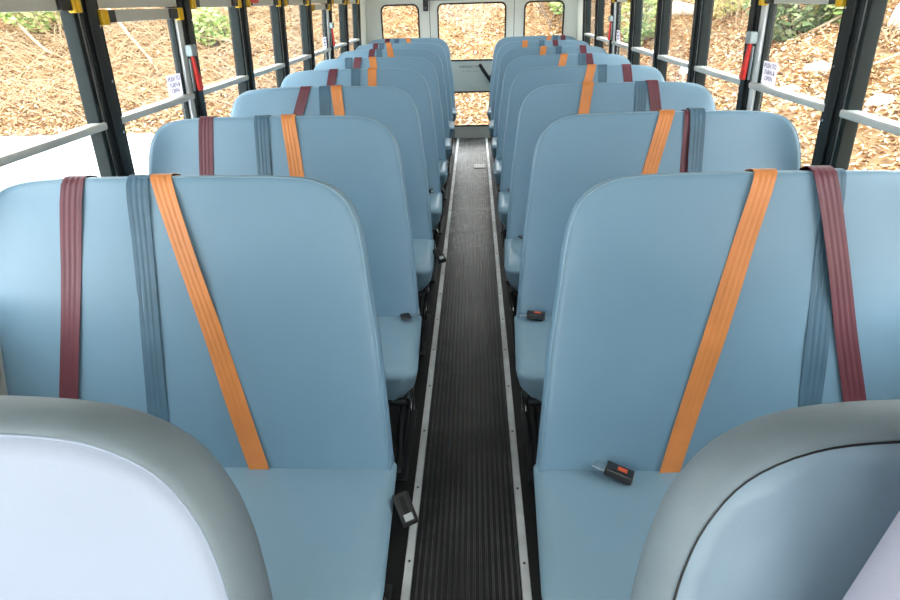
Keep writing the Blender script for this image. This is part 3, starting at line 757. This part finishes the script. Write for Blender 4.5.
def brush(n):       # tangle of thin dry stalks on the bank left of the bus
    mb = MB(); rnd = random.Random(5)
    for i in range(n):
        x = rnd.uniform(-18, -3); y = 13.2 + 6.5 * rnd.random(); z = ter(x, y)
        a = rnd.gauss(0.2, .7); ln = rnd.uniform(.4, 1.7); up = rnd.uniform(.02, .5); p = Vector((x, y, z + .02))
        q = p + Vector((math.cos(a) * ln * rnd.choice((-1, 1)), math.sin(a) * ln * .5, up * ln + .1)); md = (p + q) / 2 + Vector((rnd.uniform(-.1, .1), 0, rnd.uniform(.0, .2) * ln))
        mb.tube([p, md, q], [.013, .010, .004], 3, cap=False)
    return mb.build('dry_brush', 'twig_tan')
tag(brush(1700), 'tangled dry stalks over the bank left of the bus', 'brush', kind='stuff')
tag(litter(170000), 'dry brown fallen leaves covering the bank outside', 'leaves', kind='stuff')
def rock(name, x, y, r, label, material='rock_pale', sq=(1, .8, .6), group=None, cat='stone'):
    bm = bmesh.new(); bmesh.ops.create_icosphere(bm, subdivisions=3, radius=1)
    rnd = random.Random(int(x * 100 + y * 7)); ph = [rnd.random() * 6 for _ in range(6)]
    for v in bm.verts:
        k = 1 + .13 * math.sin(v.co.x * 3 + ph[0]) * math.sin(v.co.y * 3 + ph[1]) + .10 * math.sin(v.co.z * 4 + ph[2]) + .06 * math.sin(v.co.x * 7 + v.co.y * 6 + ph[3])
        v.co = Vector((v.co.x * sq[0], v.co.y * sq[1], v.co.z * sq[2])) * (r * k)
    me = bpy.data.meshes.new(name); bm.to_mesh(me); bm.free(); me.materials.append(MATS[material])
    me.polygons.foreach_set('use_smooth', [True] * len(me.polygons))
    o = bpy.data.objects.new(name, me); COL.objects.link(o); o.location = (x, y, ter(x, y) + r * .15); o.rotation_euler[2] = rnd.random() * 6
    return tag(o, label, cat, group)
rock('stone', 5.54, 10.1, .22, 'pale stone high on the bank beyond the near right window')
rock('stone', 4.77, 9.29, .18, 'pale stone low on the right bank nearest the emergency window rail')
rock('stone', 5.42, 8.15, .20, 'pale stone on the right bank beyond the frontmost right window')
rock('stone', 4.63, 13.3, .26, 'pale flat stone on the right bank seen through the third right window', sq=(1.3, .8, .45))
rock('stone', 5.47, 17.65, .5, 'large pale stone near the top of the bank among the trees on the right', sq=(1.5, .8, .45))
rock('boulder', 7.6, 11.2, .50, 'squarish grey boulder at the far right edge of the view', 'concrete_block', sq=(.9, .9, .8), cat='boulder')

def branchy(mb, p, d, ln, r, depth, rnd, spread=.6, kids=3, curl=.25):
    pts = [Vector(p)]; dd = Vector(d).normalized(); seg = 4; rad = [r]
    for i in range(seg):
        dd = (dd + Vector((rnd.uniform(-1, 1), rnd.uniform(-1, 1), rnd.uniform(-.6, .8))) * curl * .5).normalized()
        pts.append(pts[-1] + dd * ln / seg); rad.append(r * (1 - .6 * (i + 1) / seg))
    mb.tube(pts, rad, 5 if depth > 0 else 4, cap=False)
    if depth > 0:
        for k in range(kids):
            i = rnd.randint(1, seg); nd = (dd + Vector((rnd.uniform(-1, 1), rnd.uniform(-1, 1), rnd.uniform(-.4, .9))) * spread).normalized()
            branchy(mb, pts[i], nd, ln * rnd.uniform(.45, .75), rad[i] * .7, depth - 1, rnd, spread, kids, curl)
def foliage(n, c, rad, rnd, pal, size, parent, name='foliage'):
    V = []; Fc = []; Cc = []
    for i in range(n):
        while True:
            q = Vector((rnd.uniform(-1, 1), rnd.uniform(-1, 1), rnd.uniform(-1, 1)))
            if q.length < 1: break
        q = q.normalized() * q.length ** .5
        p = Vector(c) + Vector((q.x * rad[0], q.y * rad[1], q.z * rad[2])) * (1 + .15 * math.sin(q.x * 5 + q.z * 4))
        a = Vector((rnd.uniform(-1, 1), rnd.uniform(-1, 1), rnd.uniform(-.6, .6))).normalized(); b = a.orthogonal().normalized() * .45
        s = size * rnd.uniform(.6, 1.3); o = len(V)
        V += [p - a * s, p + b * s, p + a * s, p - b * s]; Fc += [(o, o+1, o+2), (o, o+2, o+3)]
        cc = rnd.choice(pal); f = rnd.uniform(.7, 1.3); Cc += [(cc[0]*f, cc[1]*f, cc[2]*f, 1)] * 4
    me = bpy.data.meshes.new(name); me.from_pydata(V, [], Fc); me.update()
    at = me.attributes.new('leaf_colour', 'FLOAT_COLOR', 'POINT'); at.data.foreach_set('color', [x for c4 in Cc for x in c4])
    me.materials.append(MATS['leaf_green']); o = bpy.data.objects.new(name, me); COL.objects.link(o); o.parent = parent; return o
GREEN = [(.30, .42, .12), (.42, .52, .18), (.22, .32, .10), (.52, .56, .26)]
DARKG = [(.16, .22, .09), (.24, .28, .12), (.34, .34, .18), (.12, .16, .07)]
def bush(x, y, r, h, label, pal=GREEN, n=1500, size=.09):
    rnd = random.Random(int(x * 31 + y * 17)); z = ter(x, y); e = empty('green_bush', (x, y, z)); tag(e, label, 'bush')
    mb = MB()
    for k in range(5): branchy(mb, (rnd.uniform(-.1, .1), rnd.uniform(-.1, .1), -.05), (rnd.uniform(-.5, .5), rnd.uniform(-.5, .5), 1), h * .8, .025, 1, rnd)
    mb.build('stem', 'bark_grey', e); foliage(n, (0, 0, h * .55), (r, r, h * .5), rnd, pal, size, e)
def shrub(x, y, h, label, group, material='twig_tan', stems=6, depth=2):
    rnd = random.Random(int(x * 13 + y * 29)); e = MB()
    for k in range(stems): branchy(e, (rnd.uniform(-.25, .25), rnd.uniform(-.25, .25), -.05), (rnd.uniform(-.8, .8), rnd.uniform(-.8, .8), 1), h * rnd.uniform(.6, 1), .014, depth, rnd, .7, 3, .3)
    o = e.build('bare_shrub', material, loc=(x, y, ter(x, y))); tag(o, label, 'shrub', group)
def tree(x, y, r, h, label, group=None, material='bark_grey', lean=(0, 0)):
    rnd = random.Random(int(x * 7 + y * 3)); e = empty('tree', (x, y, ter(x, y))); tag(e, label, 'tree', group)
    t = MB(); pts = [Vector((lean[0] * k / 6 * h + .05 * math.sin(k), lean[1] * k / 6 * h, -.1 + h * k / 6)) for k in range(7)]
    t.tube(pts, [r * (1.25 if k == 0 else 1 - .09 * k) for k in range(7)], 10); t.build('trunk', material, e, smooth=True)
    for k in range(6):
        b = MB(); p = pts[3 + k % 4]; a = rnd.random() * 6.28
        branchy(b, p, (math.cos(a), math.sin(a), .6), h * .28, r * .35, 2, rnd, .6, 3); b.build('branch', material, e)
def log(pts, r, label, material='bark_tan'):
    P = [Vector((x, y, ter(x, y) + dz)) for x, y, dz in pts]; Q = spline(P, 5); o = Q[0].copy()
    m = MB(); m.tube([q - o for q in Q], [r * (1 - .6 * i / len(Q)) for i in range(len(Q))], 7)
    return tag(m.build('fallen_branch', material, smooth=True, loc=o), label, 'branch')
bush(-12.3, 18.0, 1.25, 1.7, 'light green bush on the bank beyond the front left window', n=2200, size=.10)
bush(-7.25, 17.3, .55, .95, 'green bush on the bank beyond the third left window', n=700)
bush(6.5, 13.0, .95, 1.5, 'olive green bush above the bank beyond the right emergency window', DARKG, n=2200, size=.09)
bush(7.0, 12.2, .55, 1.3, 'yellow green bush at the bank top near the grey boulder', n=900)
bush(4.3, 16.6, .55, 1.5, 'green bush on the bank beyond the far right side windows', n=800)
bush(6.6, 16.9, .9, 1.2, 'yellowish bush by the large pale stone on the right', [(.55, .55, .2), (.6, .5, .2), (.4, .45, .15)], n=1000)
bush(2.5, 18.4, .55, 1.5, 'green bush seen through the right rear window', n=800)
G1 = 'bare shrubs on the bank left of the bus'
for x, y, h, lab in [(-15.5, 19, 2.2, 'tall bare shrub at the far left edge behind the green bush'), (-14.5, 17, 1.7, 'bare shrub beyond the frontmost left window, left of the green bush'), (-12.8, 15.3, .9, 'low bare shrub on the bank foot below the light green bush'),
                     (-11, 16.4, 1.4, 'bare shrub right of the light green bush on the left bank'), (-10.2, 18.8, 2.0, 'tall bare shrub on the bank top beyond the left emergency window'), (-9.6, 15.4, .9, 'low bare shrub on the bank beyond the left emergency window'),
                     (-8.8, 17.6, 1.6, 'bare shrub left of the small green bush on the left bank'), (-8, 20, 2.4, 'tall bare shrub beside the grey trunk on the left bank'), (-6.6, 17.2, 1.3, 'bare shrub right of the small green bush on the left bank'),
                     (-5.6, 18.5, 1.7, 'bare shrub beyond the fifth left window from the rear'), (-4.6, 17, 1.2, 'bare shrub beyond the rearmost left side windows')]:
    shrub(x, y, h, lab, G1)
G2 = 'bare shrubs on the bank behind the bus'
for x, y, h, lab in [(-3.2, 20, 2.2, 'tall bare shrub beside the slim tree in the left rear window'), (-2.6, 17.5, 1.5, 'bare shrub low in the left rear window'), (-1.6, 18.6, 1.8, 'bare shrub behind the wall between left rear window and door'),
                     (-.4, 19.2, 1.6, 'bare shrub left of the thick trunk in the door window'), (.9, 18.8, 1.8, 'bare shrub right of the thick trunk in the door window'), (2.2, 18.0, 2.0, 'dark bare shrub beside the green bush in the right rear window')]:
    shrub(x, y, h, lab, G2, 'bark_grey' if x > 1.5 else 'twig_tan')
G3 = 'bare shrubs on the bank right of the bus'
for x, y, h, lab in [(7.9, 9.6, 1.0, 'bare shrub before the grey boulder at the right edge'), (6.8, 10.6, .8, 'small bare shrub left of the grey boulder on the right bank'), (7.4, 12.4, .9, 'bare shrub beside the yellow green bush on the right'),
                     (6.4, 15.2, 1.2, 'bare shrub in front of the yellowish bush on the right bank'), (5.6, 16.3, 1.2, 'bare shrub in front of the large pale stone on the right')]:
    shrub(x, y, h, lab, G3)
tree(-8.2, 20.2, .22, 7, 'grey tree trunk on the bank beyond the third left window')
tree(-17.5, 24, .25, 8, 'grey tree far behind the light green bush on the left')
tree(.35, 20.5, .32, 7, 'thick brown tree trunk seen through the rear door window', material='bark_tan')
tree(2.35, 20.0, .16, 7, 'dark slim tree seen through the right rear window')
tree(4.0, 19.0, .20, 7, 'grey tree beyond the far right side windows')
tree(5.2, 20.5, .22, 8, 'tall grey tree standing beyond the green bush on the right')
tree(9.6, 16.0, .24, 8, 'grey tree on the top of the right bank behind the olive bush')
tree(-3.6, 21.5, .2, 8, 'slim grey tree seen through the left rear window')
log([(8.6, 12.4, .9), (7.6, 12.3, .55), (6.8, 12.2, .15), (6.0, 12.4, .03)], .05, 'pale curved branch lying below the olive bush on the right bank')
log([(8.2, 9.2, .5), (7.2, 9.6, .2), (6.2, 9.8, .1), (5.6, 10.4, .05)], .035, 'thin pale branch lying on the right bank before the grey boulder')
log([(-13.8, 18.2, 1.1), (-12.8, 17.4, .5), (-11.6, 16.6, .15), (-10.6, 16.2, .05)], .06, 'long pale branch slanting down the left bank below the bush')
log([(-10.6, 18.2, .9), (-9.6, 17.2, .45), (-8.8, 16.4, .12), (-8.2, 15.8, .05)], .055, 'pale branch lying on the left bank beyond the emergency window')
log([(-15.6, 17.0, 1.0), (-14.0, 16.6, .5), (-12.4, 15.8, .1)], .05, 'pale branch lowest on the left bank at the frame edge')
